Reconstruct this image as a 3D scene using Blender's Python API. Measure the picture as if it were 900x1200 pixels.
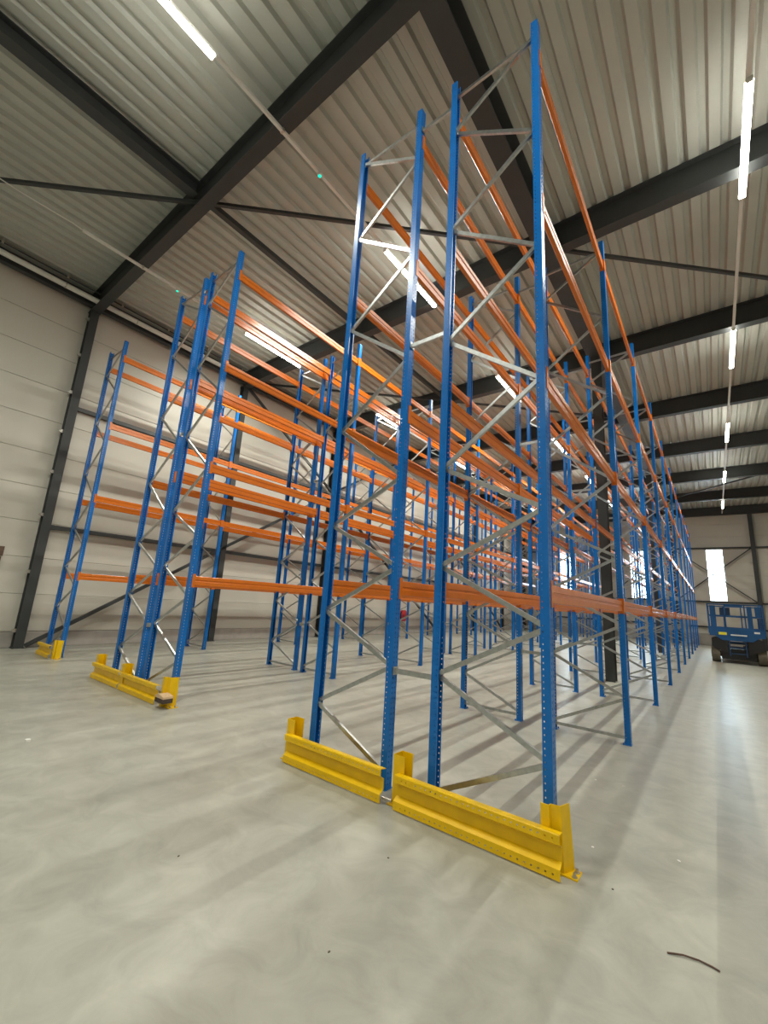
import bpy, math, random
from mathutils import Matrix, Vector

for o in list(bpy.data.objects):
    bpy.data.objects.remove(o, do_unlink=True)
scene = bpy.context.scene
COL = scene.collection
random.seed(7)

# ------------------------------------------------------------------ camera
F_PX = 491.09
cam_d = bpy.data.cameras.new('camera')
cam_d.sensor_fit = 'VERTICAL'
cam_d.sensor_height = 24.0
cam_d.sensor_width = 18.0
cam_d.lens = F_PX / 1200.0 * 24.0
cam_d.clip_start = 0.05
cam_d.clip_end = 300
cam = bpy.data.objects.new('camera', cam_d)
COL.objects.link(cam)
RX = Vector((0.79199928, 0.60747591, 0.06091112))
RY = Vector((-0.07970609, 0.20179777, -0.97617857))
RZ = Vector((-0.60529669, 0.76827773, 0.20824322))
m = Matrix.Identity(4)
for i in range(3):
    m[i][0] = RX[i]
    m[i][1] = -RY[i]
    m[i][2] = -RZ[i]
m[0][3], m[1][3], m[2][3] = 1.13863, -3.77574, 1.81865
cam.matrix_world = m
scene.camera = cam

# ------------------------------------------------------------------ world, exposure
LAMP_STRENGTH = 13.0         # glow of the diffuser itself
LAMP_WATT = 60.0            # light thrown down by each lamp
LAMP_TILT = math.radians(33)
WORLD_STRENGTH = 5.0
EXPOSURE = 2.05
LAMP_COLOR = (1.0, 0.985, 0.87, 1.0)
world = bpy.data.worlds.new('overcast_sky')
scene.world = world
world.use_nodes = True
bg = world.node_tree.nodes['Background']
bg.inputs['Color'].default_value = (0.80, 0.92, 1.0, 1)
bg.inputs['Strength'].default_value = WORLD_STRENGTH
vs = scene.view_settings
vs.view_transform = 'Standard'
vs.look = 'None'
vs.gamma = 1.0
vs.use_curve_mapping = False
vs.exposure = EXPOSURE

# ------------------------------------------------------------------ materials
def mat(name, col, rough=0.5, metal=0.0, var=0.0, scale=4.0, bump=0.0, bscale=40.0, spec=0.5, coat=0.0,
        rvar=0.0, stretch=(1, 1, 1)):
    M = bpy.data.materials.new(name)
    M.use_nodes = True
    nt = M.node_tree
    b = nt.nodes['Principled BSDF']
    b.inputs['Base Color'].default_value = (*col, 1)
    b.inputs['Roughness'].default_value = rough
    b.inputs['Metallic'].default_value = metal
    b.inputs['Specular IOR Level'].default_value = spec
    b.inputs['Coat Weight'].default_value = coat
    b.inputs['Coat Roughness'].default_value = 0.15
    tc = nt.nodes.new('ShaderNodeTexCoord')
    mp = nt.nodes.new('ShaderNodeMapping')
    mp.inputs['Scale'].default_value = stretch
    nt.links.new(tc.outputs['Object'], mp.inputs['Vector'])
    if var > 0:
        n = nt.nodes.new('ShaderNodeTexNoise')
        n.inputs['Scale'].default_value = scale
        n.inputs['Detail'].default_value = 6
        nt.links.new(mp.outputs['Vector'], n.inputs['Vector'])
        r = nt.nodes.new('ShaderNodeValToRGB')
        r.color_ramp.elements[0].position = 0.3
        r.color_ramp.elements[1].position = 0.7
        r.color_ramp.elements[0].color = (*[c * (1 - var) for c in col], 1)
        r.color_ramp.elements[1].color = (*[min(1, c * (1 + var)) for c in col], 1)
        nt.links.new(n.outputs['Fac'], r.inputs['Fac'])
        nt.links.new(r.outputs['Color'], b.inputs['Base Color'])
        if rvar > 0:
            mr = nt.nodes.new('ShaderNodeMapRange')
            mr.inputs['To Min'].default_value = rough - rvar
            mr.inputs['To Max'].default_value = rough + rvar
            nt.links.new(n.outputs['Fac'], mr.inputs['Value'])
            nt.links.new(mr.outputs['Result'], b.inputs['Roughness'])
    if bump > 0:
        n2 = nt.nodes.new('ShaderNodeTexNoise')
        n2.inputs['Scale'].default_value = bscale
        n2.inputs['Detail'].default_value = 4
        nt.links.new(mp.outputs['Vector'], n2.inputs['Vector'])
        bm = nt.nodes.new('ShaderNodeBump')
        bm.inputs['Strength'].default_value = bump
        bm.inputs['Distance'].default_value = 0.01
        nt.links.new(n2.outputs['Fac'], bm.inputs['Height'])
        nt.links.new(bm.outputs['Normal'], b.inputs['Normal'])
    return M

def emit_mat(name, col, s):
    M = bpy.data.materials.new(name)
    M.use_nodes = True
    nt = M.node_tree
    nt.nodes.remove(nt.nodes['Principled BSDF'])
    e = nt.nodes.new('ShaderNodeEmission')
    e.inputs['Color'].default_value = col
    e.inputs['Strength'].default_value = s
    nt.links.new(e.outputs['Emission'], nt.nodes['Material Output'].inputs['Surface'])
    return M

def glass_mat():
    M = bpy.data.materials.new('window_glass')
    M.use_nodes = True
    nt = M.node_tree
    nt.nodes.remove(nt.nodes['Principled BSDF'])
    t = nt.nodes.new('ShaderNodeBsdfTransparent')
    t.inputs['Color'].default_value = (0.92, 0.96, 0.97, 1)
    g = nt.nodes.new('ShaderNodeBsdfGlossy')
    g.inputs['Roughness'].default_value = 0.03
    fr = nt.nodes.new('ShaderNodeFresnel')
    fr.inputs['IOR'].default_value = 1.45
    mx = nt.nodes.new('ShaderNodeMixShader')
    nt.links.new(fr.outputs['Fac'], mx.inputs['Fac'])
    nt.links.new(t.outputs['BSDF'], mx.inputs[1])
    nt.links.new(g.outputs['BSDF'], mx.inputs[2])
    nt.links.new(mx.outputs['Shader'], nt.nodes['Material Output'].inputs['Surface'])
    return M

def floor_mat():
    M = mat('polished_concrete', (0.378, 0.38, 0.335), 0.34, var=0.07, scale=0.9, bump=0.03, bscale=60, rvar=0.06)
    nt = M.node_tree
    b = nt.nodes['Principled BSDF']
    src = b.inputs['Base Color'].links[0].from_socket
    tc = nt.nodes.new('ShaderNodeTexCoord')
    # trowel swirls and pale scuffs
    n = nt.nodes.new('ShaderNodeTexNoise')
    n.inputs['Scale'].default_value = 3.0
    n.inputs['Detail'].default_value = 9
    n.inputs['Roughness'].default_value = 0.62
    n.inputs['Distortion'].default_value = 0.9
    nt.links.new(tc.outputs['Object'], n.inputs['Vector'])
    r = nt.nodes.new('ShaderNodeValToRGB')
    r.color_ramp.elements[0].position = 0.35
    r.color_ramp.elements[0].color = (0.84, 0.84, 0.825, 1)
    r.color_ramp.elements[1].position = 0.68
    r.color_ramp.elements[1].color = (1.09, 1.085, 1.07, 1)
    nt.links.new(n.outputs['Fac'], r.inputs['Fac'])
    mx = nt.nodes.new('ShaderNodeMix')
    mx.data_type = 'RGBA'
    mx.blend_type = 'MULTIPLY'
    mx.inputs['Factor'].default_value = 1.0
    nt.links.new(src, mx.inputs['A'])
    nt.links.new(r.outputs['Color'], mx.inputs['B'])
    nt.links.new(mx.outputs['Result'], b.inputs['Base Color'])
    return M

BLUE = mat('blue_rack_paint', (0.003, 0.145, 0.50), 0.28, var=0.06, scale=9, spec=0.4)
ORANGE = mat('orange_beam_paint', (0.62, 0.155, 0.011), 0.27, var=0.05, scale=7, coat=0.1)
YELLOW = mat('yellow_guard_paint', (0.84, 0.53, 0.002), 0.34, var=0.06, scale=8, spec=0.4)
GALV = mat('galvanised_steel', (0.46, 0.48, 0.48), 0.32, metal=0.9, var=0.12, scale=25, rvar=0.06)
BOLT = mat('zinc_bolt', (0.55, 0.53, 0.48), 0.35, metal=0.9)
STEEL = mat('anthracite_steel', (0.038, 0.042, 0.043), 0.5, var=0.08, scale=3)
PANEL = mat('cream_wall_panel', (0.52, 0.50, 0.44), 0.45, var=0.025, scale=0.8)
PANEL_END = PANEL
JOINT = mat('panel_joint', (0.36, 0.345, 0.305), 0.8)
PLINTH = mat('concrete_plinth', (0.33, 0.31, 0.28), 0.75, var=0.10, scale=3, bump=0.08)
DECK = mat('grey_roof_deck', (0.46, 0.475, 0.43), 0.45, var=0.03, scale=1.5, metal=0.0)
FLOOR = floor_mat()
WHITE = mat('white_plastic', (0.70, 0.69, 0.65), 0.4, var=0.03, scale=5)
PIPE = mat('pale_pipe', (0.78, 0.76, 0.71), 0.4, var=0.04, scale=5)
LAMP = emit_mat('lamp_diffuser', LAMP_COLOR, LAMP_STRENGTH)
LED = emit_mat('green_led', (0.01, 0.6, 0.38, 1), 0.5)
GLASS = glass_mat()
LBLUE = mat('lift_blue_paint', (0.010, 0.085, 0.25), 0.35, var=0.08, scale=6)
LDARK = mat('lift_dark_blue', (0.012, 0.04, 0.10), 0.45, var=0.1, scale=6)
LBLACK = mat('lift_black', (0.015, 0.015, 0.017), 0.5, var=0.1, scale=5)
TYRE = mat('grey_brown_tyre', (0.13, 0.115, 0.085), 0.8, var=0.15, scale=12, bump=0.2)
STICKY = mat('yellow_sticker', (0.75, 0.70, 0.05), 0.5, var=0.03)
STICKW = mat('white_sticker', (0.75, 0.77, 0.78), 0.5, var=0.03)
RED = mat('red_hose_reel', (0.38, 0.02, 0.025), 0.4, var=0.1, scale=8)
RUBBER = mat('black_rubber', (0.02, 0.02, 0.02), 0.6, var=0.1)
BROWN = mat('brown_box', (0.10, 0.06, 0.04), 0.6, var=0.15, scale=9)
WOOD = mat('raw_wood', (0.62, 0.44, 0.27), 0.65, var=0.14, scale=16, stretch=(1, 8, 8))
BARK = mat('dark_wood_side', (0.06, 0.04, 0.03), 0.8, var=0.2, scale=16)
RUST = mat('rusty_wire', (0.10, 0.055, 0.04), 0.7, var=0.2, scale=30)
CHIP = mat('white_chip', (0.75, 0.74, 0.70), 0.7, var=0.05)
GRIT = mat('dark_grit', (0.10, 0.09, 0.07), 0.8, var=0.15, scale=30)

# ------------------------------------------------------------------ mesh helpers
class MB:
    def __init__(s):
        s.v = []
        s.f = []
    def box(s, x0, x1, y0, y1, z0, z1, skip=''):
        b = len(s.v)
        s.v += [(x0, y0, z0), (x1, y0, z0), (x1, y1, z0), (x0, y1, z0),
                (x0, y0, z1), (x1, y0, z1), (x1, y1, z1), (x0, y1, z1)]
        fs = {'b': (0, 3, 2, 1), 't': (4, 5, 6, 7), 'f': (0, 1, 5, 4), 'k': (2, 3, 7, 6), 'l': (3, 0, 4, 7), 'r': (1, 2, 6, 5)}
        for k, q in fs.items():
            if k not in skip:
                s.f.append(tuple(b + i for i in q))
        return s
    def cbox(s, x, y, z, sx, sy, sz):
        return s.box(x - sx / 2, x + sx / 2, y - sy / 2, y + sy / 2, z - sz / 2, z + sz / 2)
    def chamfer_box(s, x0, x1, y0, y1, z0, z1, c):
        # box with its four vertical-direction and end edges cut, along X normal: panels facing +X
        b = len(s.v)
        s.v += [(x0, y0, z0), (x0, y1, z0), (x0, y1, z1), (x0, y0, z1),
                (x1 - c, y0, z0), (x1 - c, y1, z0), (x1 - c, y1, z1), (x1 - c, y0, z1),
                (x1, y0 + c, z0 + c), (x1, y1 - c, z0 + c), (x1, y1 - c, z1 - c), (x1, y0 + c, z1 - c)]
        s.f.append((b, b + 3, b + 2, b + 1))
        for o in (0, 4):
            for i in range(4):
                j = (i + 1) % 4
                s.f.append((b + o + i, b + o + j, b + o + 4 + j, b + o + 4 + i))
        s.f.append((b + 8, b + 9, b + 10, b + 11))
        return s
    def prism(s, prof, axis, a0, a1, closed=True, cap=True):
        # prof: list of 2D points; axis 'x': (y,z), 'y': (x,z), 'z': (x,y)
        b = len(s.v)
        n = len(prof)
        for a in (a0, a1):
            for p in prof:
                s.v.append({'x': (a, p[0], p[1]), 'y': (p[0], a, p[1]), 'z': (p[0], p[1], a)}[axis])
        for i in range(n if closed else n - 1):
            j = (i + 1) % n
            s.f.append((b + i, b + j, b + n + j, b + n + i))
        if closed and cap:
            s.f.append(tuple(b + i for i in range(n))[::-1])
            s.f.append(tuple(b + n + i for i in range(n)))
        return s
    def ribbon(s, line, t, axis, a0, a1):
        """sheet of thickness t folded along the 2D polyline, extruded along axis"""
        off = []
        n = len(line)
        for i in range(n):
            d = Vector((0, 0))
            if i > 0:
                e = Vector(line[i]) - Vector(line[i - 1]); d += Vector((-e.y, e.x)).normalized()
            if i < n - 1:
                e = Vector(line[i + 1]) - Vector(line[i]); d += Vector((-e.y, e.x)).normalized()
            d.normalize()
            off.append((line[i][0] + d.x * t, line[i][1] + d.y * t))
        return s.prism(list(line) + off[::-1], axis, a0, a1)
    def cyl(s, p0, p1, r, n=10, r1=None, cap=True):
        p0, p1 = Vector(p0), Vector(p1)
        d = (p1 - p0).normalized()
        u = d.orthogonal().normalized()
        w = d.cross(u)
        r1 = r if r1 is None else r1
        b = len(s.v)
        for p, rr in ((p0, r), (p1, r1)):
            for i in range(n):
                a = 2 * math.pi * i / n
                s.v.append(tuple(p + (u * math.cos(a) + w * math.sin(a)) * rr))
        for i in range(n):
            j = (i + 1) % n
            s.f.append((b + i, b + j, b + n + j, b + n + i))
        if cap:
            s.f.append(tuple(b + i for i in range(n))[::-1])
            s.f.append(tuple(b + n + i for i in range(n)))
        return s
    def bar(s, p0, p1, w, h, up=(0, 0, 1)):
        """rectangular bar between two points"""
        p0, p1 = Vector(p0), Vector(p1)
        d = (p1 - p0).normalized()
        side = d.cross(Vector(up)).normalized()
        upv = side.cross(d).normalized()
        b = len(s.v)
        for p in (p0, p1):
            for a, c in ((-1, -1), (1, -1), (1, 1), (-1, 1)):
                s.v.append(tuple(p + side * a * w / 2 + upv * c * h / 2))
        for i in range(4):
            j = (i + 1) % 4
            s.f.append((b + i, b + j, b + 4 + j, b + 4 + i))
        s.f.append((b + 3, b + 2, b + 1, b))
        s.f.append((b + 4, b + 5, b + 6, b + 7))
        return s
    def tube(s, pts, r, n=6):
        pts = [Vector(p) for p in pts]
        b = len(s.v)
        for i, p in enumerate(pts):
            d = (pts[min(i + 1, len(pts) - 1)] - pts[max(i - 1, 0)]).normalized()
            u = d.cross(Vector((0, 0, 1)))
            u = u.normalized() if u.length > 1e-4 else Vector((1, 0, 0))
            w = u.cross(d)
            for k in range(n):
                a = 2 * math.pi * k / n
                s.v.append(tuple(p + (u * math.cos(a) + w * math.sin(a)) * r))
        for i in range(len(pts) - 1):
            for k in range(n):
                j = (k + 1) % n
                s.f.append((b + i * n + k, b + i * n + j, b + (i + 1) * n + j, b + (i + 1) * n + k))
        s.f.append(tuple(b + k for k in range(n))[::-1])
        s.f.append(tuple(b + (len(pts) - 1) * n + k for k in range(n)))
        return s
    def mesh(s, name, material, smooth=False):
        me = bpy.data.meshes.new(name)
        me.from_pydata(s.v, [], s.f)
        me.materials.append(material)
        import bmesh
        bm = bmesh.new()
        bm.from_mesh(me)
        bmesh.ops.recalc_face_normals(bm, faces=bm.faces)
        bm.to_mesh(me)
        bm.free()
        if smooth:
            for p in me.polygons:
                p.use_smooth = True
        me.update()
        return me

def link(name, me, parent=None, loc=(0, 0, 0), rot=None, scale=None):
    o = bpy.data.objects.new(name, me)
    COL.objects.link(o)
    if parent is not None:
        o.parent = parent
    o.location = loc
    if rot is not None:
        o.rotation_euler = rot
    if scale is not None:
        o.scale = scale
    return o

def tag(o, label, cat, group=None, kind=None):
    o['label'] = label
    o['category'] = cat
    if group:
        o['group'] = group
    if kind:
        o['kind'] = kind
    return o

def thing(name, label, cat, loc=(0, 0, 0), rot=None, group=None):
    o = link(name, None, None, loc, rot)
    o.empty_display_size = 0.2
    return tag(o, label, cat, group)

def struct(name, me, label, cat, parent=None, loc=(0, 0, 0)):
    o = link(name, me, parent, loc)
    o['kind'] = 'structure'
    if parent is None:
        o['label'] = label
        o['category'] = cat
    return o

ORD = ['first', 'second', 'third', 'fourth', 'fifth', 'sixth', 'seventh', 'eighth', 'ninth', 'tenth', 'eleventh']
def nth(i, n):
    return ORD[n - 1 - i]          # counted from the end wall
# ------------------------------------------------------------------ hall dimensions
XW0, XW1 = -13.9, 9.2        # inner faces of the side walls
YF, YB = -13.0, 38.8          # wall behind the camera, end wall
Z_DECK = 10.88
RAFT_Y = [-11.5, -5.95, -0.4, 5.15, 10.7, 16.25, 21.8, 27.35, 32.9, 38.45]

# floor
struct('floor', MB().box(XW0 - 0.3, XW1 + 0.3, YF - 0.3, YB + 0.3, -0.25, 0.0).mesh('floor', FLOOR),
       'pale grey power-floated concrete warehouse floor', 'floor')

# ceiling: trapezoidal roof deck, ribs run along the aisles
def deck():
    pitch, h = 0.333, 0.075
    prof = []
    x = XW0 - 0.3
    while x < XW1 + 0.3:
        prof += [(x, Z_DECK), (x + 0.165, Z_DECK), (x + 0.205, Z_DECK + h), (x + 0.293, Z_DECK + h)]
        x += pitch
    prof += [(x, Z_DECK)]
    b = MB()
    n = len(prof)
    for y in (YF - 0.3, YB + 0.3):
        b.v += [(p[0], y, p[1]) for p in prof]
    for i in range(n - 1):
        b.f.append((i, i + 1, n + i + 1, n + i))
    b.box(XW0 - 0.3, XW1 + 0.4, YF - 0.3, YB + 0.3, Z_DECK + h + 0.01, Z_DECK + h + 0.16)
    return b.mesh('ceiling', DECK)
struct('ceiling', deck(), 'corrugated grey steel roof deck with ribs along the hall', 'ceiling')

# left wall: backing + plinth + sandwich panels
wl = struct('wall_left', MB().box(XW0 - 0.3, XW0 - 0.03, YF - 0.3, YB + 0.3, 0, Z_DECK + 0.1).mesh('wall_left', JOINT),
            'cream sandwich panel side wall behind the racks', 'wall')
PZ = [0.42, 1.42, 2.42, 3.42, 4.42, 5.42, 6.42, 7.42, 8.42, 9.42, 10.86]
pan_a = MB().chamfer_box(-0.03, 0.0, -2.765, 2.765, 0.004, 0.996, 0.006).mesh('panel', PANEL)
pan_b = MB().chamfer_box(-0.03, 0.0, -2.765, 2.765, 0.004, 1.436, 0.006).mesh('panel_tall', PANEL)
pli = MB().chamfer_box(-0.03, 0.03, -2.77, 2.77, 0.0, 0.41, 0.008).mesh('plinth', PLINTH)
for i in range(len(RAFT_Y) - 1):
    yc = (RAFT_Y[i] + RAFT_Y[i + 1]) / 2
    for k in range(len(PZ) - 1):
        link('panel', pan_a if k < 9 else pan_b, wl, (XW0, yc, PZ[k]))
    link('plinth', pli, wl, (XW0, yc, 0))

# end wall with three tall windows
WIN = [(1.5, 1.12), (-3.85, 1.2), (-9.75, 1.2)]
WZ0, WZ1 = 3.42, 7.52
def end_wall():
    b = MB()
    xs = [XW0 - 0.3]
    for c, w in sorted(WIN):
        xs += [c - w / 2, c + w / 2]
    xs.append(XW1 + 0.3)
    for i in range(0, len(xs), 2):
        b.box(xs[i], xs[i + 1], YB + 0.03, YB + 0.3, 0, Z_DECK + 0.1)
    for c, w in WIN:
        b.box(c - w / 2, c + w / 2, YB + 0.03, YB + 0.3, 0, WZ0)
        b.box(c - w / 2, c + w / 2, YB + 0.03, YB + 0.3, WZ1, Z_DECK + 0.1)
    return b.mesh('wall_back', JOINT)
wb = struct('wall_back', end_wall(), 'pale panel end wall with tall narrow windows', 'wall')
EX = [-13.9, -11.7, -6.5, -1.3, 3.9, 9.2]
EZ = [0.9, 1.42, 2.42, 3.42, 4.42, 5.42, 6.42, 7.52, 8.52, 9.52, 10.86]
def end_panel(x0, x1, z0, z1, me=PANEL_END, nm='panel', proud=0.0):
    b = MB().chamfer_box(-0.03, proud, x0 + 0.004, x1 - 0.004, z0 + 0.004, z1 - 0.004, 0.006)
    b.v = [(v[1], YB - v[0], v[2]) for v in b.v]
    link(nm, b.mesh(nm, me), wb)
for i in range(len(EX) - 1):
    x0, x1 = EX[i], EX[i + 1]
    end_panel(x0, x1, 0.0, 0.9, PLINTH, 'plinth', 0.02)
    w = [c for c in WIN if x0 < c[0] < x1]
    for k in range(len(EZ) - 1):
        z0, z1 = EZ[k], EZ[k + 1]
        if w and z0 >= WZ0 - 0.01 and z1 <= WZ1 + 0.01:
            end_panel(x0, w[0][0] - w[0][1] / 2, z0, z1)
            end_panel(w[0][0] + w[0][1] / 2, x1, z0, z1)
        else:
            end_panel(x0, x1, z0, z1)
for i, (c, w) in enumerate(WIN):
    fr = MB()
    t = 0.05
    fr.box(c - w / 2, c - w / 2 + t, YB + 0.02, YB + 0.2, WZ0, WZ1)
    fr.box(c + w / 2 - t, c + w / 2, YB + 0.02, YB + 0.2, WZ0, WZ1)
    fr.box(c - w / 2 + t, c + w / 2 - t, YB + 0.02, YB + 0.2, WZ0, WZ0 + t)
    fr.box(c - w / 2 + t, c + w / 2 - t, YB + 0.02, YB + 0.2, WZ1 - t, WZ1)
    wo = struct('window_%d' % (i + 1), fr.mesh('window_frame', WHITE), ['tall narrow daylight window above the scissor lift', 'tall narrow window seen through the racks, second from the scissor lift', 'tall narrow window seen through the racks, third from the scissor lift'][i], 'window')
    wo['group'] = 'tall windows in the end wall'
    link('pane', MB().box(c - w / 2 + t, c + w / 2 - t, YB + 0.10, YB + 0.115, WZ0 + t, WZ1 - t).mesh('pane', GLASS), wo)

struct('wall_right', MB().box(XW1, XW1 + 0.3, YF - 0.3, YB + 0.3, 0, Z_DECK + 0.1).mesh('wall_right', PANEL),
       'plain cream side wall opposite the racks', 'wall')
struct('wall_front', MB().box(XW0 - 0.3, XW1 + 0.3, YF - 0.3, YF, 0, Z_DECK + 0.1).mesh('wall_front', PANEL),
       'plain cream wall facing the rack ends', 'wall')

# ------------------------------------------------------------------ steel frame of the building
def isec(w, h, tf, tw):
    return [(-w / 2, 0), (w / 2, 0), (w / 2, tf), (tw / 2, tf), (tw / 2, h - tf), (w / 2, h - tf), (w / 2, h),
            (-w / 2, h), (-w / 2, h - tf), (-tw / 2, h - tf), (-tw / 2, tf), (-w / 2, tf)]
RB = 10.2
raft_me = MB().prism(isec(0.26, Z_DECK - RB, 0.024, 0.014), 'x', XW0 + 0.02, XW1 - 0.02).mesh('rafter', STEEL)
for i, y in enumerate(RAFT_Y):
    tag(link('roof_rafter', raft_me, None, (0, y, RB)),
        'anthracite steel roof rafter, %s from the end wall with the tall windows' % nth(i, len(RAFT_Y)), 'roof beam', 'rafters under the roof deck')
tag(link('ridge_girder', MB().prism(isec(0.36, 0.70, 0.03, 0.016), 'y', YF + 0.02, YB - 0.02).mesh('girder', STEEL), None, (-1.36, 0, RB - 0.03)),
    'deep anthracite girder running lengthways above the back-to-back racks', 'roof beam')
tie0 = MB().prism(isec(0.24, 0.34, 0.02, 0.012), 'y', YF + 0.02, -0.53).mesh('tie', STEEL)
tag(link('roof_tie_beam', tie0, None, (-7.4, 0, 10.48)), 'broad anthracite tie beam ending at the rafter crossing', 'roof beam')
for i in range(2, len(RAFT_Y) - 1):
    b = MB().box(-0.065, 0.065, RAFT_Y[i] + 0.13, RAFT_Y[i + 1] - 0.13, 0, 0.13)
    b.box(-0.10, 0.10, RAFT_Y[i] + 0.13, RAFT_Y[i] + 0.15, -0.06, 0.19)
    b.box(-0.10, 0.10, RAFT_Y[i + 1] - 0.15, RAFT_Y[i + 1] - 0.13, -0.06, 0.19)
    tag(link('roof_tie_tube', b.mesh('tie_tube', STEEL), None, (-7.35, 0, 10.48)),
        'slender dark tie tube between rafters, %s from the end wall' % nth(i, len(RAFT_Y) - 1), 'roof beam', 'tie tubes between rafters')
def brace(p0, p1, w, name, label, group):
    b = MB().bar(p0, p1, w, w)
    d = (Vector(p1) - Vector(p0)).normalized()
    for p, s in ((p0, 1), (p1, -1)):
        q = Vector(p)
        b.bar(q, q + d * s * 0.25, 0.16, 0.016)
    return tag(link(name, b.mesh(name, STEEL)), label, 'brace', group)
ZB = 10.42
for n_, (p0, p1) in enumerate([((-13.6, -5.95), (-7.4, -0.4)), ((-7.35, -0.4), (-1.36, 5.15)), ((-1.36, 5.15), (4.6, 10.7)), ((-13.6, 5.15), (-7.35, 10.7)),
               ((-7.35, 10.7), (-1.36, 16.25)), ((-1.36, 32.9), (4.6, 27.35))]):
    brace((*p0, ZB), (*p1, ZB), 0.075, 'roof_brace', 
          ['thin dark roof brace running from the rafter crossing towards the cream wall eaves',
           'thin dark roof brace from the rafter crossing to the lengthways girder',
           'thin dark roof brace from the girder across the lift aisle, near its first visible lamp',
           'thin dark roof brace starting at the eaves over the wall rack',
           'thin dark roof brace ending at the girder behind the first hall column',
           'thin dark roof brace over the lift aisle near the end wall'][n_], 'diagonal roof braces')

colm = MB().prism(isec(0.22, 0.26, 0.02, 0.012), 'z', 0, 10.30)
colm.v = [(v[1], v[0], v[2]) for v in colm.v]       # web along X
colm.cbox(0.14, 0, 0.012, 0.32, 0.26, 0.024)
col_me = colm.mesh('wall_column', STEEL)
clip_me = MB().cbox(0, 0, 0, 0.07, 0.06, 0.09).cbox(0, -0.045, 0, 0.045, 0.04, 0.05).mesh('clip', BOLT)
for i, y in enumerate(RAFT_Y):
    if i in (2,):
        o = link('wall_column', col_me, None, (-13.87, y, 0))
        tag(o, 'dark steel wall column with fixing clips where the foot of the long wall brace meets it', 'column')
        for z in (0.46, 2.03, 3.63, 4.9, 6.15, 7.4, 8.65, 9.9):
            link('clip', clip_me, o, (0.17, -0.13, z))
    elif i > 2:
        tag(link('wall_column', col_me, None, (-13.87, y, 0)), 'dark steel column against the cream side wall, %s from the end wall' % nth(i, len(RAFT_Y)), 'column', 'columns along the cream wall')
for z in (3.33, 7.0):
    for i in range(2, len(RAFT_Y) - 1):
        b = MB().prism([(0, 0), (0.10, 0), (0.10, 0.12), (0.085, 0.12), (0.085, 0.015), (0.015, 0.015), (0.015, 0.12), (0, 0.12)], 'y', RAFT_Y[i] + 0.15, RAFT_Y[i + 1] - 0.15)
        tag(link('wall_rail', b.mesh('wall_rail', STEEL), None, (-13.88, 0, z - 0.06)),
            ('dark upper rail on the cream side wall, %s bay from the end wall' if z > 5 else 'dark lower rail on the cream side wall, %s bay from the end wall') % nth(i, len(RAFT_Y) - 1),
            'wall rail', 'upper wall rails' if z > 5 else 'lower wall rails')
XB = -13.66
brace((XB, -0.25, 0.06), (XB, 10.7, 6.95), 0.10, 'wall_brace', 'long dark diagonal wall brace rising from the clipped column foot', None)
brace((XB, 10.7, 6.95), (XB, 21.6, 0.06), 0.10, 'wall_brace', 'long dark diagonal wall brace falling to the floor beyond the hose reel', None)
brace((XB, 5.3, 10.25), (XB, 10.7, 7.0), 0.09, 'wall_brace', 'dark diagonal brace falling from the eaves to the upper wall rail', None)
brace((XB, 10.7, 7.0), (XB, 16.1, 10.25), 0.09, 'wall_brace', 'dark diagonal brace rising from the upper wall rail to the eaves', None)
brace((XB, 21.8, 6.95), (XB, 32.7, 0.06), 0.10, 'wall_brace', 'long dark diagonal wall brace farthest along the cream wall', None)

# eaves beam, rain pipe and conduit
tag(link('eaves_beam', MB().prism(isec(0.18, 0.36, 0.02, 0.012), 'y', YF + 0.02, YB - 0.02).mesh('eaves_beam', STEEL), None, (-13.62, 0, 10.30)),
    'dark steel eaves beam along the top of the cream wall', 'beam')
pp = thing('rain_pipe', 'pale horizontal pipe clipped along the eaves of the cream wall', 'pipe', (-13.42, 0, 10.46))
link('pipe_run', MB().cyl((0, YF + 0.05, 0), (0, YB - 0.05, 0), 0.08, 14).mesh('pipe_run', PIPE, True), pp)
ring = MB().cyl((0, -0.02, 0), (0, 0.02, 0), 0.09, 14).cbox(-0.06, 0, 0.0, 0.10, 0.03, 0.03).mesh('pipe_clip', BOLT)
for k in range(-4, 19):
    link('pipe_clip', ring, pp, (0, k * 2.0 + 0.7, 0))
cd = thing('conduit', 'thin dark conduit on hangers above the pale eaves pipe', 'conduit', (-13.38, 0, 10.72))
link('conduit_run', MB().cyl((0, YF + 0.05, 0), (0, YB - 0.05, 0), 0.022, 8).mesh('conduit_run', STEEL, True), cd)
hang = MB().box(-0.012, 0.012, -0.02, 0.02, -0.04, 0.16).cbox(0, 0, 0, 0.06, 0.05, 0.06).mesh('hanger', BOLT)
for k in range(-5, 25):
    link('hanger', hang, cd, (0, k * 1.5 + 0.2, 0))

# columns in the gap of the near double rack
mc = MB().prism(isec(0.25, 0.30, 0.02, 0.014), 'z', 0, RB - 0.03)
mc.v = [(v[0], v[1] - 0.15, v[2]) for v in mc.v]
mc_me = mc.mesh('hall_column', STEEL)
for y, lab in ((10.25, 'black steel hall column between the back-to-back racks, nearer their yellow guards'), (24.6, 'black steel hall column between the back-to-back racks, nearer the end wall'),):
    tag(link('hall_column', mc_me, None, (-1.325, y, 0)), lab, 'column', 'hall columns between the racks')

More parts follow.
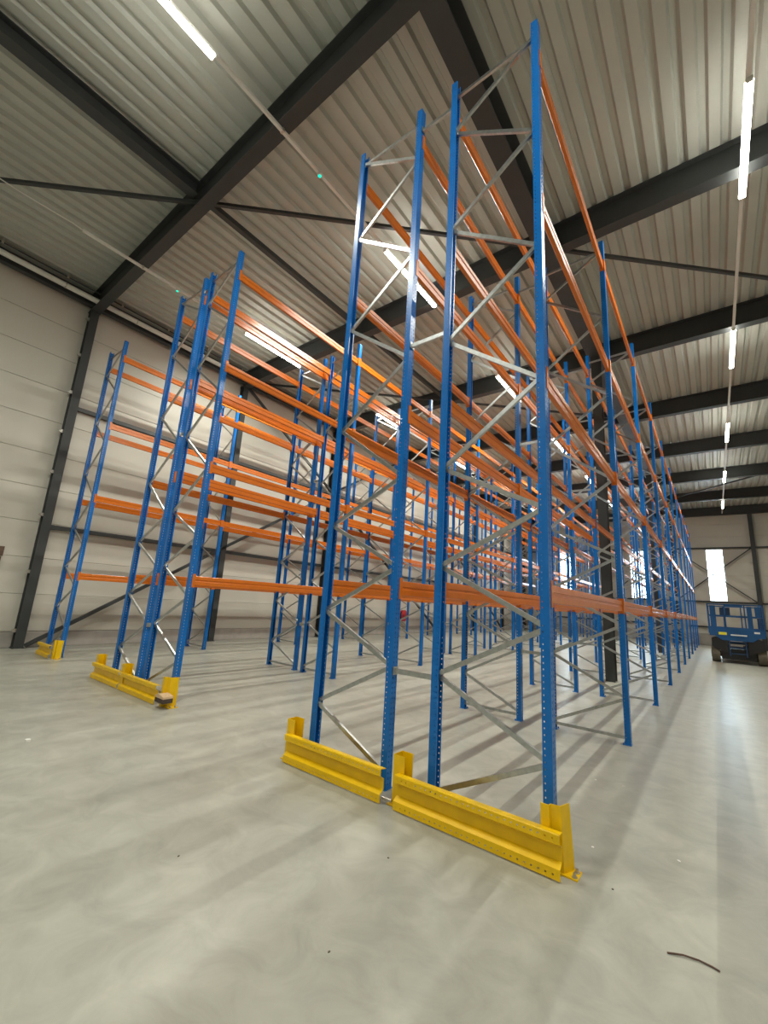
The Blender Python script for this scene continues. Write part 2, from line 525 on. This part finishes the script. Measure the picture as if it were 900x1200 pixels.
# end wall columns, rails and cross brace
ecm = MB().prism(isec(0.26, 0.26, 0.02, 0.012), 'z', 0, RB).mesh('end_column', STEEL)
for x in EX[1:-1]:
    tag(link('end_wall_column', ecm, None, (x, YB - 0.29, 0)), 'dark steel column against the end wall, %s from the cream side wall' % ORD[EX.index(x) - 1], 'column', 'columns along the end wall')
for z, lab in ((1.42, 'dark rail low on the end wall'), (3.36, 'dark rail under the end wall windows'), (7.60, 'dark rail over the end wall windows')):
    for i in range(len(EX) - 1):
        b = MB().box(EX[i] + 0.14, EX[i + 1] - 0.14, -0.12, -0.025, -0.06, 0.06)
        tag(link('end_wall_rail', b.mesh('end_wall_rail', STEEL), None, (0, YB, z)), lab + ', %s bay from the cream side wall' % ORD[i], 'wall rail', lab + ' row')
for i in range(2, 4):
    x0, x1 = EX[i], EX[i + 1]
    for za, zb, dr in ((3.42, 7.55, 'falling'), (7.55, 3.42, 'rising')):
        brace((x0 + 0.13, YB - 0.16, za), (x1 - 0.13, YB - 0.16, zb), 0.07, 'end_wall_brace',
              'dark diagonal %s towards the cream wall across the %s' % (dr, 'window above the lift' if i == 3 else 'window second from the lift'), 'end wall cross braces')

# ------------------------------------------------------------------ pallet racks
L = 3.746
NB = 10
H = 8.66
LEVELS = [2.05, 4.10, 6.15, 8.20]
BH = 0.16
PW, PD = 0.096, 0.078          # post width (along the aisle), depth

def post_mesh():
    b = MB()
    t = 0.004
    hw, hd = PW / 2, PD / 2
    def holes(cols, W, put):
        cols = sorted(cols)
        u = 0
        for uc, w, h in cols:
            put(u, uc - w / 2, 0, H, '')
            u = uc + w / 2
        put(u, W, 0, H, '')
        for uc, w, h in cols:
            n = int((H - 0.06) / 0.05)
            z = 0.0
            for i in range(n + 1):
                zc = 0.05 + i * 0.05
                put(uc - w / 2, uc + w / 2, z, zc - h / 2, 'e')
                z = zc + h / 2
            put(uc - w / 2, uc + w / 2, z, H, 'e')
    def web(u0, u1, z0, z1, f):
        b.box(hd - t, hd, -hw + u0, -hw + u1, z0, z1, 'fk' if f else '')
    holes([(PW * 0.28, 0.010, 0.022), (PW * 0.72, 0.010, 0.022)], PW, web)
    for s in (-1, 1):
        def fl(u0, u1, z0, z1, f):
            y = s * hw
            b.box(-hd + u0, -hd + u1, min(y, y - s * t), max(y, y - s * t), z0, z1, 'lr' if f else '')
        holes([(0.020, 0.011, 0.013)], PD - t, fl)
        y0, y1 = sorted((s * (hw - t), s * (hw - 0.018)))
        b.box(-hd, -hd + t, y0, y1, 0, H)
    return b.mesh('post', BLUE)
POST = post_mesh()
FOOT = MB().box(-0.07, 0.045, -0.065, 0.065, 0, 0.006).box(-0.040, 0.034, -0.051, -0.047, 0.007, 0.07).box(-0.040, 0.034, 0.047, 0.051, 0.007, 0.07) \
    .cyl((-0.055, 0.055, 0.006), (-0.055, 0.055, 0.026), 0.010, 6).cyl((-0.055, -0.055, 0.006), (-0.055, -0.055, 0.026), 0.010, 6).mesh('foot_plate', BLUE)
def beam_mesh():
    prof = []
    side = [(0.020, 0.0), (0.025, 0.006), (0.025, 0.066), (0.017, 0.074), (0.017, 0.092), (0.025, 0.100), (0.025, 0.154), (0.020, BH)]
    prof = side + [(-x, z) for x, z in side[::-1]]
    return MB().prism(prof, 'y', 0.054, L - 0.054).mesh('beam', ORANGE)
BEAM = beam_mesh()
def conn_mesh(s):
    b = MB()
    # end plate against the post flange and a tab hooked over the post face
    y0, y1 = sorted((s * 0.048, s * 0.056))
    b.box(-0.032, 0.045, y0, y1, -0.035, BH + 0.035)
    y0, y1 = sorted((s * 0.004, s * 0.056))
    b.box(0.0395, 0.046, y0, y1, -0.035, BH + 0.035)
    return b.mesh('beam_connector', ORANGE)
CONN = {1: conn_mesh(1), -1: conn_mesh(-1)}
NODES = [0.13, 0.63, 1.155, 1.68, 2.205, 2.73, 3.255, 4.02, 4.785, 5.55, 6.315, 7.08, 7.845, 8.48, 8.46]
def brace_mesh(ln):
    # open channel lying along local X
    b = MB()
    w, d, t = 0.043, 0.030, 0.004
    b.box(-0.012, ln + 0.012, -d / 2, -d / 2 + t, -w / 2, w / 2)
    b.box(-0.012, ln + 0.012, -d / 2 + t, d / 2, -w / 2, -w / 2 + t)
    b.box(-0.012, ln + 0.012, -d / 2 + t, d / 2, w / 2 - t, w / 2)
    b.cyl((0.006, -d / 2 - 0.008, 0), (0.006, -d / 2, 0), 0.010, 6)
    b.cyl((ln - 0.006, -d / 2 - 0.008, 0), (ln - 0.006, -d / 2, 0), 0.010, 6)
    return b.mesh('brace', GALV)
_bc = {}
def get_brace(ln):
    k = round(ln, 3)
    if k not in _bc:
        _bc[k] = brace_mesh(ln)
    return _bc[k]

def rack(label, x_in, x_out):
    """one row of racking; x_in: posts with the low brace node, x_out: the other posts"""
    so = 1 if x_out > x_in else -1
    x_lo, x_hi = min(x_in, x_out), max(x_in, x_out)
    xc = (x_lo + x_hi) / 2
    R = thing('pallet_rack', label, 'pallet rack', (xc, 0, 0), None, None)
    hx = (x_hi - x_lo) / 2
    for k in range(NB + 1):
        y = k * L
        for s in (-1, 1):
            p = link('post', POST, R, (s * hx, y, 0), (0, 0, 0 if s > 0 else math.pi))
            link('foot_plate', FOOT, p, (0, 0, 0))
        # bottom strut and zig-zag bracing
        link('brace', get_brace(2 * hx - 0.06), R, (-hx + 0.03, y, 0.09))
        for i in range(len(NODES) - 1):
            za, zb = NODES[i], NODES[i + 1]
            xa = -so * (hx - 0.03) if i % 2 == 0 else so * (hx - 0.03)
            xb = -xa
            if i == len(NODES) - 2:
                xa, xb = so * (hx - 0.03), -so * (hx - 0.03)
            d = Vector((xb - xa, 0, zb - za))
            ln = d.length
            inset = 0.0
            zoff = 0.018 if i < len(NODES) - 2 else 0.0
            # braces leave each node a little apart, one above the other
            A = Vector((xa, y, za + zoff)); B = Vector((xb, y, zb - zoff))
            d = B - A
            ln = d.length
            ang = math.atan2(d.z, d.x)
            yy = 0.012 if i % 2 else -0.012
            link('brace', get_brace(ln), R, (A.x, A.y + yy, A.z), (0, -ang, 0))
    for k in range(NB):
        for z in LEVELS:
            for s in (-1, 1):
                bo = link('beam', BEAM, R, (s * hx, k * L, z - BH))
                if s < 0:
                    bo.rotation_euler = (0, 0, math.pi)
                    bo.location = (s * hx, (k + 1) * L, z - BH)
                link('beam_connector', CONN[1], bo, (0, 0, 0))
                link('beam_connector', CONN[-1], bo, (0, L, 0))
    return R, xc
XBr, XBl = 0.0, -1.05
XAr, XAl = -1.602, -2.652
XM1r, XM1l, XM2r, XM2l = -5.986, -7.036, -7.317, -8.367
XWr, XWl = -11.629, -12.679
rB, cB = rack('tall blue and orange pallet rack row bordering the open aisle with the scissor lift', XBl, XBr)
rA, cA = rack('tall pallet rack row back to back with the row that borders the lift aisle', XAr, XAl)
r1, c1 = rack('pallet rack row of the tight middle pair, on its side nearer the black hall columns', XM1l, XM1r)
r2, c2 = rack('pallet rack row of the tight middle pair, on its side nearer the cream wall', XM2r, XM2l)
rW, cW = rack('single pallet rack row standing along the cream wall with one guarded end', XWl, XWr)
def spacers(R, c, xa, xb):
    ln = xb - xa - PD
    b = MB().box(0, ln, -0.015, 0.015, -0.025, 0.025)
    b = MB().box(0.008, ln, -0.015, 0.015, -0.025, 0.025)
    b.box(0.008, 0.014, -0.04, 0.04, -0.04, 0.04).box(ln - 0.004, ln + 0.004, -0.04, 0.04, -0.04, 0.04)
    me = b.mesh('row_spacer', GALV)
    for k in range(NB + 1):
        if R is rB and k in (3,):
            pass
        for z in (1.12, 4.92, 8.30):
            link('row_spacer', me, R, (xa + PD / 2 - c, k * L, z))
spacers(rB, cB, XAr, XBl)
spacers(r1, c1, XM2r, XM1l)

# ------------------------------------------------------------------ yellow end guards
def guard_rail_mesh(ln):
    # folded sheet, bulging lips towards the aisle (-Y); both lips are punched through every 5 cm
    t = 0.006
    b = MB()
    b.ribbon([(0.03, 0.285), (-0.045, 0.295), (-0.052, 0.285)], t, 'x', 0, ln)
    b.ribbon([(-0.052, 0.232), (0.0, 0.200), (0.0, 0.112), (-0.052, 0.080)], t, 'x', 0, ln)
    b.ribbon([(-0.052, 0.014), (-0.04, 0.004)], t, 'x', 0, ln)
    h = 0.0065
    for z0, z1, zc in ((0.231, 0.288, 0.262), (0.012, 0.081, 0.040)):
        y0, y1 = -0.052, -0.052 + t
        b.box(0, ln, y0, y1, z0, zc - h)
        b.box(0, ln, y0, y1, zc + h, z1)
        x = 0.0
        xc = 0.03
        while xc < ln - 0.02:
            b.box(x, xc - h, y0, y1, zc - h, zc + h, 'bt')
            x = xc + h
            xc += 0.05
        b.box(x, ln, y0, y1, zc - h, zc + h, 'bt')
    return b.mesh('guard_rail', YELLOW)
def protector_u(s):
    """upright channel open towards s*X"""
    b = MB()
    line = [(s * 0.12, 0.0), (0.0, 0.0), (0.0, 0.13), (s * 0.12, 0.13)]
    b.ribbon(line if s < 0 else line, 0.006, 'z', 0.0, 0.43)
    b.box(min(-0.05 * s, s * 0.15), max(-0.05 * s, s * 0.15), -0.02, 0.16, 0, 0.01)
    return b
def protector_hat():
    """folded corner guard: lip, step back, face, tapering outer wing"""
    b = MB()
    pts = [(-0.03, 0.0), (0.03, 0.0), (0.035, 0.03), (0.10, 0.045), (0.135, 0.15)]
    b.ribbon(pts, 0.006, 'z', 0.0, 0.43)
    # widen the wing towards the floor
    nv = []
    for v in b.v:
        f = 1 - v[2] / 0.43
        w = max(0, v[0] - 0.035) / 0.10
        nv.append((v[0] + 0.03 * f * w, v[1] - 0.012 * f * w, v[2]))
    b.v = nv
    b.box(0.02, 0.21, 0.02, 0.15, 0.0, 0.010)
    return b
BOLTM = MB().cyl((0, 0, 0), (0, 0, 0.028), 0.012, 6).cyl((0, 0, 0), (0, 0, 0.006), 0.02, 10).mesh('bolt', BOLT)
def guard(label, x0, x1, y=-0.30, prot=()):
    G = thing('rack_end_guard', label, 'rack guard', (x0, y, 0))
    ln = x1 - x0
    r = link('guard_rail', guard_rail_mesh(ln), G)
    for kind, px, py in prot:
        b = protector_hat() if kind == 'hat' else protector_u(1 if kind == 'u+' else -1)
        p = link('post_protector', b.mesh('post_protector', YELLOW), G, (px - x0, py - y, 0))
        if kind == 'hat':
            spots = ((0.185, 0.045), (0.185, 0.115))
        elif kind == 'u+':
            spots = ((-0.03, 0.03), (-0.03, 0.11))
        else:
            spots = ((0.03, 0.03), (0.03, 0.11))
        for sx, sy in spots:
            link('bolt', BOLTM, p, (sx, sy, 0.009))
    return G
gB = guard('yellow steel guard with protectors at both ends, before the rack by the lift aisle', -1.275, 0.155, -0.27,
           [('hat', 0.03, -0.235), ('u+', -1.34, -0.24)])
gA = guard('yellow guard bolted to the two-protector guard, ending without a protector beside it', -2.80, -1.43, -0.27,
           [('u+', -2.86, -0.24)])
link('link_bolt', MB().cyl((1.365, 0.0, 0.045), (1.47, 0.0, 0.045), 0.014, 8).mesh('link_bolt', BOLT), gA)
g1 = guard('yellow guard next to the protector with the wooden block, before the middle rack pair', -7.36, -5.99, -0.25,
           [('u+', -7.42, -0.26)])
hb = protector_hat()
tp = thing('post_protector', 'upright yellow folded post protector with a wooden block fixed across its foot', 'rack guard', (-5.86, -0.25, 0))
link('folded_plate', hb.mesh('folded_plate', YELLOW), tp, scale=(1.15, 1.1, 1.02))
for sx, sy in ((0.215, 0.05), (0.215, 0.13)):
    link('bolt', BOLTM, tp, (sx, sy, 0.009))
g2 = guard('yellow guard with one protector before the middle rack row nearer the cream wall', -8.70, -7.43, -0.25,
           [('u+', -8.76, -0.22)])
gW = guard('short yellow guard before the single rack row along the cream wall', -12.48, -11.52, -0.24,
           [('hat', -11.46, -0.22)])
blk = link('wooden_block', MB().box(0.0, 0.26, -0.10, 0.055, 0.09, 0.155).mesh('wooden_block', BARK), tp)
blk['label'] = 'dark-sided wooden block with a pale sawn top'
link('sawn_top', MB().prism([(0.0, 0.155), (0.26, 0.155), (0.26, 0.185), (0.10, 0.215), (0.0, 0.185)], 'y', -0.10, 0.055).mesh('sawn_top', WOOD), blk)

# ------------------------------------------------------------------ lighting trunking and lamps
ZT = 10.16
def trunk(x, y0, y1, label):
    T = thing('light_trunking', label, 'trunking', (x, 0, ZT))
    link('trunk_rail', MB().prism([(-0.03, -0.03), (0.03, -0.03), (0.03, 0.025), (0.02, 0.035), (-0.02, 0.035), (-0.03, 0.025)], 'y', y0, y1).mesh('trunk_rail', WHITE), T)
    cl = MB().box(-0.04, 0.04, -0.02, 0.02, -0.034, 0.045).mesh('rail_clamp', BOLT)
    for y in RAFT_Y:
        if y0 < y < y1:
            link('rail_clamp', cl, T, (0, y, 0))
    return T
HOUS = MB().prism([(-0.035, -0.0345), (0.035, -0.0345), (0.037, -0.06), (-0.037, -0.06)], 'y', -1.16, 1.16) \
    .box(-0.045, 0.045, -1.19, -1.16, -0.115, -0.0345).box(-0.045, 0.045, 1.16, 1.19, -0.115, -0.0345).mesh('lamp_housing', WHITE)
DIFF = MB().prism([(-0.036, -0.0605), (0.036, -0.0605), (0.056, -0.078), (0.052, -0.094), (0.036, -0.102), (-0.036, -0.102), (-0.052, -0.094), (-0.056, -0.078)], 'y', -1.16, 1.16).mesh('lamp_diffuser', LAMP)
LIGHT = bpy.data.lights.new('lamp_light', 'AREA')
LIGHT.shape = 'RECTANGLE'
LIGHT.size = 0.040
LIGHT.size_y = 2.30
LIGHT.spread = math.radians(115)
LIGHT.energy = LAMP_WATT / 2
LIGHT.color = LAMP_COLOR[:3]
def lamps(x, ys, label, grp):
    for i, y in enumerate(ys):
        off = '_offscreen' if (y < -5 or (x > 0 and y < 0)) else ''
        T = thing('linear_lamp' + off, label + ', %s from the end wall' % nth(i, len(ys)), 'lamp', (x, y, ZT), None, grp)
        link('lamp_housing', HOUS, T)
        link('lamp_diffuser' + off, DIFF, T)
        for sd in (-1, 1):     # double-asymmetric optic: each half of the lamp throws to its own side
            link('lamp_light' + off, LIGHT, T, (sd * 0.022, 0, -0.120), (0, -sd * LAMP_TILT, 0))
trunk(2.23, YF + 0.1, 37.5, 'white lighting trunking over the open aisle with the scissor lift')
trunk(-4.45, YF + 0.1, 37.5, 'white lighting trunking over the aisle between the two double racks')
trunk(-10.25, -1.78, 37.5, 'white lighting trunking over the aisle beside the cream wall rack')
lamps(2.23, [-10.1, -2.8, 4.5, 11.75, 19.15, 26.5, 34.0], 'lit linear lamp over the scissor lift aisle', 'lamps over the lift aisle')
lamps(-4.45, [-9.7, -2.93, 3.9, 10.6, 17.4, 24.2, 31.0], 'lit linear lamp over the aisle between the double racks', 'lamps over the middle aisle')
lamps(-10.25, [3.97, 10.85, 17.7, 24.5, 31.3], 'lit linear lamp over the aisle beside the wall rack', 'lamps over the wall aisle')
for x, lab in ((-4.45, 'small sensor with green light under the trunking between the double racks'), (-10.25, 'small sensor with green light under the trunking beside the cream wall')):
    S = thing('sensor', lab, 'sensor', (x, 0.55, ZT - 0.03))
    link('sensor_body', MB().cyl((0, 0, 0.0), (0, 0, -0.04), 0.055, 14, 0.045).mesh('sensor_body', WHITE, True), S)
    link('status_light', MB().cyl((0, 0, -0.038), (0, 0, -0.055), 0.038, 12, 0.025).mesh('status_light', LED), S)
tag(link('feed_cable', MB().tube([(-10.25, -12.5 + i * 0.5, ZT + 0.02 - 0.03 * math.sin(i * 0.9) ** 2) for i in range(22)] + [(-10.25, -1.75, ZT)], 0.012).mesh('feed_cable', WHITE)),
    'thin pale cable feeding the start of the trunking beside the cream wall', 'cable')

# ------------------------------------------------------------------ scissor lift
S = thing('scissor_lift', 'blue scissor lift with lowered platform and guard rails parked in the open aisle', 'scissor lift', (1.88, 22.3, 0))
W2 = 1.0
LEN = 3.4
for sx in (-1, 1):
    for y in (0.32, LEN - 0.5):
        wx = sx * (W2 - 0.17)
        w = link('wheel', MB().cyl((wx - 0.16, y, 0.36), (wx + 0.16, y, 0.36), 0.36, 24).mesh('wheel', TYRE), S)
        link('hub', MB().cyl((wx + sx * 0.12, y, 0.36), (wx + sx * 0.175, y, 0.36), 0.19, 16, 0.15).mesh('hub', LBLACK), w)
ch = MB().box(-0.62, 0.62, 0.05, LEN - 0.1, 0.17, 0.62)
ch.prism([(-0.95, 0.66), (-0.36, 0.55), (-0.36, 1.10), (-0.95, 1.04)], 'y', 0.75, LEN - 0.95)
ch.prism([(0.95, 0.66), (0.95, 1.04), (0.36, 1.10), (0.36, 0.55)], 'y', 0.75, LEN - 0.95)
ch.prism([(-0.95, 0.70), (-0.36, 0.42), (-0.36, 1.12), (-0.80, 1.14), (-0.95, 1.08)], 'y', -0.06, 0.75)
ch.prism([(0.95, 0.70), (0.95, 1.08), (0.80, 1.14), (0.36, 1.12), (0.36, 0.42)], 'y', -0.06, 0.75)
link('chassis', ch.mesh('chassis', LBLACK), S)
link('axle', MB().box(-0.80, 0.80, 0.24, 0.40, 0.26, 0.40).box(-0.80, 0.80, LEN - 0.58, LEN - 0.42, 0.26, 0.40).mesh('axle', LBLACK), S)
link('ladder', MB().box(-0.33, -0.27, -0.05, 0.0, 0.32, 1.15).box(0.27, 0.33, -0.05, 0.0, 0.32, 1.15)
     .box(-0.27, 0.27, -0.05, 0.0, 0.42, 0.47).box(-0.27, 0.27, -0.05, 0.0, 0.68, 0.73).box(-0.27, 0.27, -0.05, 0.0, 0.94, 0.99).mesh('ladder', LDARK), S)
for i in range(4):
    z = 0.66 + i * 0.17
    b = MB()
    for sx in (-1, 1):
        x = sx * (0.42 - 0.04 * (i % 2))
        b.bar((x, 0.15, z), (x, LEN - 0.25, z + 0.13), 0.06, 0.12)
        x = sx * (0.33 - 0.04 * (i % 2))
        b.bar((x, 0.15, z + 0.13), (x, LEN - 0.25, z), 0.06, 0.12)
    b.cyl((-0.5, 0.2, z + 0.07), (0.5, 0.2, z + 0.07), 0.035, 10)
    link('scissor_arm', b.mesh('scissor_arm', LDARK), S)
dk = MB().box(-W2, W2, -0.05, LEN, 1.36, 1.44).box(-W2, W2, -0.09, -0.05, 1.20, 1.60).box(-W2, W2, LEN, LEN + 0.04, 1.30, 1.60)
dk.box(-W2 - 0.03, -W2, -0.09, LEN + 0.04, 1.30, 1.60).box(W2, W2 + 0.03, -0.09, LEN + 0.04, 1.30, 1.60)
dk.prism([(-0.55, 1.02), (0.55, 1.02), (0.80, 1.20), (-0.80, 1.20)], 'y', -0.08, -0.02)
pl = link('platform', dk.mesh('platform', LBLUE), S)
gr = MB()
for y in (-0.07, LEN + 0.02):
    for z in (2.66, 2.14):
        gr.bar((-W2, y, z), (W2, y, z), 0.05, 0.05)
    for x in (-W2, -0.36, 0.36, W2):
        gr.bar((x, y, 1.55), (x, y, 2.68), 0.05, 0.05, (0, 1, 0))
for x in (-W2, W2):
    for z in (2.66, 2.14):
        gr.bar((x, -0.07, z), (x, LEN + 0.02, z), 0.05, 0.05)
    for y in (0.8, 1.7, 2.6):
        gr.bar((x, y, 1.55), (x, y, 2.68), 0.05, 0.05, (0, 1, 0))
link('guard_rail', gr.mesh('guard_rail', LBLUE), S)
link('entry_gate', MB().box(-0.92, -0.70, -0.09, -0.06, 1.62, 2.60).box(0.44, 0.62, -0.09, -0.06, 1.62, 2.60).box(-0.34, 0.30, -0.085, -0.06, 2.54, 2.64)
     .box(0.72, 0.90, -0.088, -0.06, 2.16, 2.60).mesh('entry_gate', LBLUE), S)
link('control_box', MB().box(-0.55, -0.16, 0.02, 0.22, 2.16, 2.52).box(-0.46, -0.26, 0.0, 0.02, 2.2, 2.46).cyl((-0.36, 0.1, 2.52), (-0.36, 0.1, 2.62), 0.02, 8).mesh('control_box', LDARK), S)
link('sticker', MB().box(-0.66, -0.36, -0.096, -0.09, 1.26, 1.38).mesh('sticker', STICKY), pl)
link('lettering_strip', MB().box(-0.22, 0.36, -0.096, -0.09, 1.25, 1.31).mesh('lettering_strip', STICKW), pl)
link('lettering_strip', MB().box(0.62, 0.82, -0.096, -0.09, 1.40, 1.48).mesh('lettering_strip', STICKW), pl)

# ------------------------------------------------------------------ small wall things
hr = thing('fire_hose_reel', 'red round fire hose reel with hanging hose on the cream wall', 'hose reel', (-13.86, 17.6, 1.05))
dsc = MB().cyl((0.0, 0, 0), (0.05, 0, 0), 0.08, 12).cyl((0.05, 0, 0), (0.07, 0, 0), 0.33, 28).cyl((0.20, 0, 0), (0.22, 0, 0), 0.33, 28).cyl((0.22, 0, 0), (0.25, 0, 0), 0.09, 12)
link('reel', dsc.mesh('reel', RED), hr)
link('hose_coil', MB().cyl((0.07, 0, 0), (0.20, 0, 0), 0.27, 28).mesh('hose_coil', RUBBER), hr)
link('hose_end', MB().tube([(0.14, 0.28, 0.0), (0.14, 0.42, -0.25), (0.13, 0.45, -0.6), (0.13, 0.43, -0.95)], 0.02).mesh('hose_end', RUBBER), hr)
wbx = thing('wall_box', 'brown two-part box mounted on the cream wall', 'box', (XW0, -1.35, 2.12))
link('upper_box', MB().box(0.0, 0.12, -0.22, 0.22, 0.27, 0.52).mesh('upper_box', BROWN), wbx)
link('lower_box', MB().box(0.0, 0.10, -0.20, 0.20, 0.0, 0.25).mesh('lower_box', BROWN), wbx)

# ------------------------------------------------------------------ floor litter
tag(link('wire_offcut', MB().tube([(0.78, -0.53, 0.006), (0.85, -0.495, 0.010), (0.92, -0.475, 0.008), (0.98, -0.475, 0.006), (1.01, -0.485, 0.006)], 0.0045, 6).mesh('wire_offcut', RUST)),
    'short bent rusty wire offcut lying on the concrete', 'wire')
def flake(name, x, y, s, M, label, cat, grp):
    n = 7
    b = MB()
    pts = [(math.cos(2 * math.pi * i / n) * s * random.uniform(0.6, 1.1), math.sin(2 * math.pi * i / n) * s * 0.7 * random.uniform(0.6, 1.1)) for i in range(n)]
    b.prism(pts, 'z', 0, s * 0.35)
    tag(link(name, b.mesh(name, M), None, (x, y, 0), (0, 0, random.uniform(0, 3))), label, cat, grp)
CHIPL = {(-0.07, 1.91): 'tiny white chip on the floor between the first two posts of the lift aisle rack',
         (0.2, 1.95): 'tiny white chip on the floor just outside the lift aisle rack',
         (0.22, 0.35): 'tiny white chip on the floor beside the bolted foot of the yellow protector',
         (0.77, 0.63): 'tiny white chip on the lift aisle floor between wire offcut and rack',
         (-5.25, -2.03): 'white scrap on the open floor before the middle rack guards'}
flake('plaster_chip', -5.25, -2.03, 0.05, CHIP, CHIPL[(-5.25, -2.03)], 'chip', 'white chips on the floor')
for x, y in [(-0.07, 1.91), (0.2, 1.95), (0.22, 0.35), (0.77, 0.63)]:
    flake('plaster_chip', x, y, 0.016, CHIP, CHIPL[(x, y)], 'chip', 'white chips on the floor')
for x, y in [(-0.61, -1.79), (-1.95, -1.92), (0.44, -0.12), (-0.88, -0.91)]:
    flake('grit_crumb', x, y, 0.010, GRIT, {-0.61: 'dark crumb of grit alone on the open concrete floor', -1.95: 'dark crumb of grit on the floor, farthest from any yellow guard', 0.44: 'dark crumb of grit near the bolted foot of the yellow protector', -0.88: 'dark crumb of grit in front of the two-protector yellow guard'}[x], 'grit', 'dark crumbs on the floor')
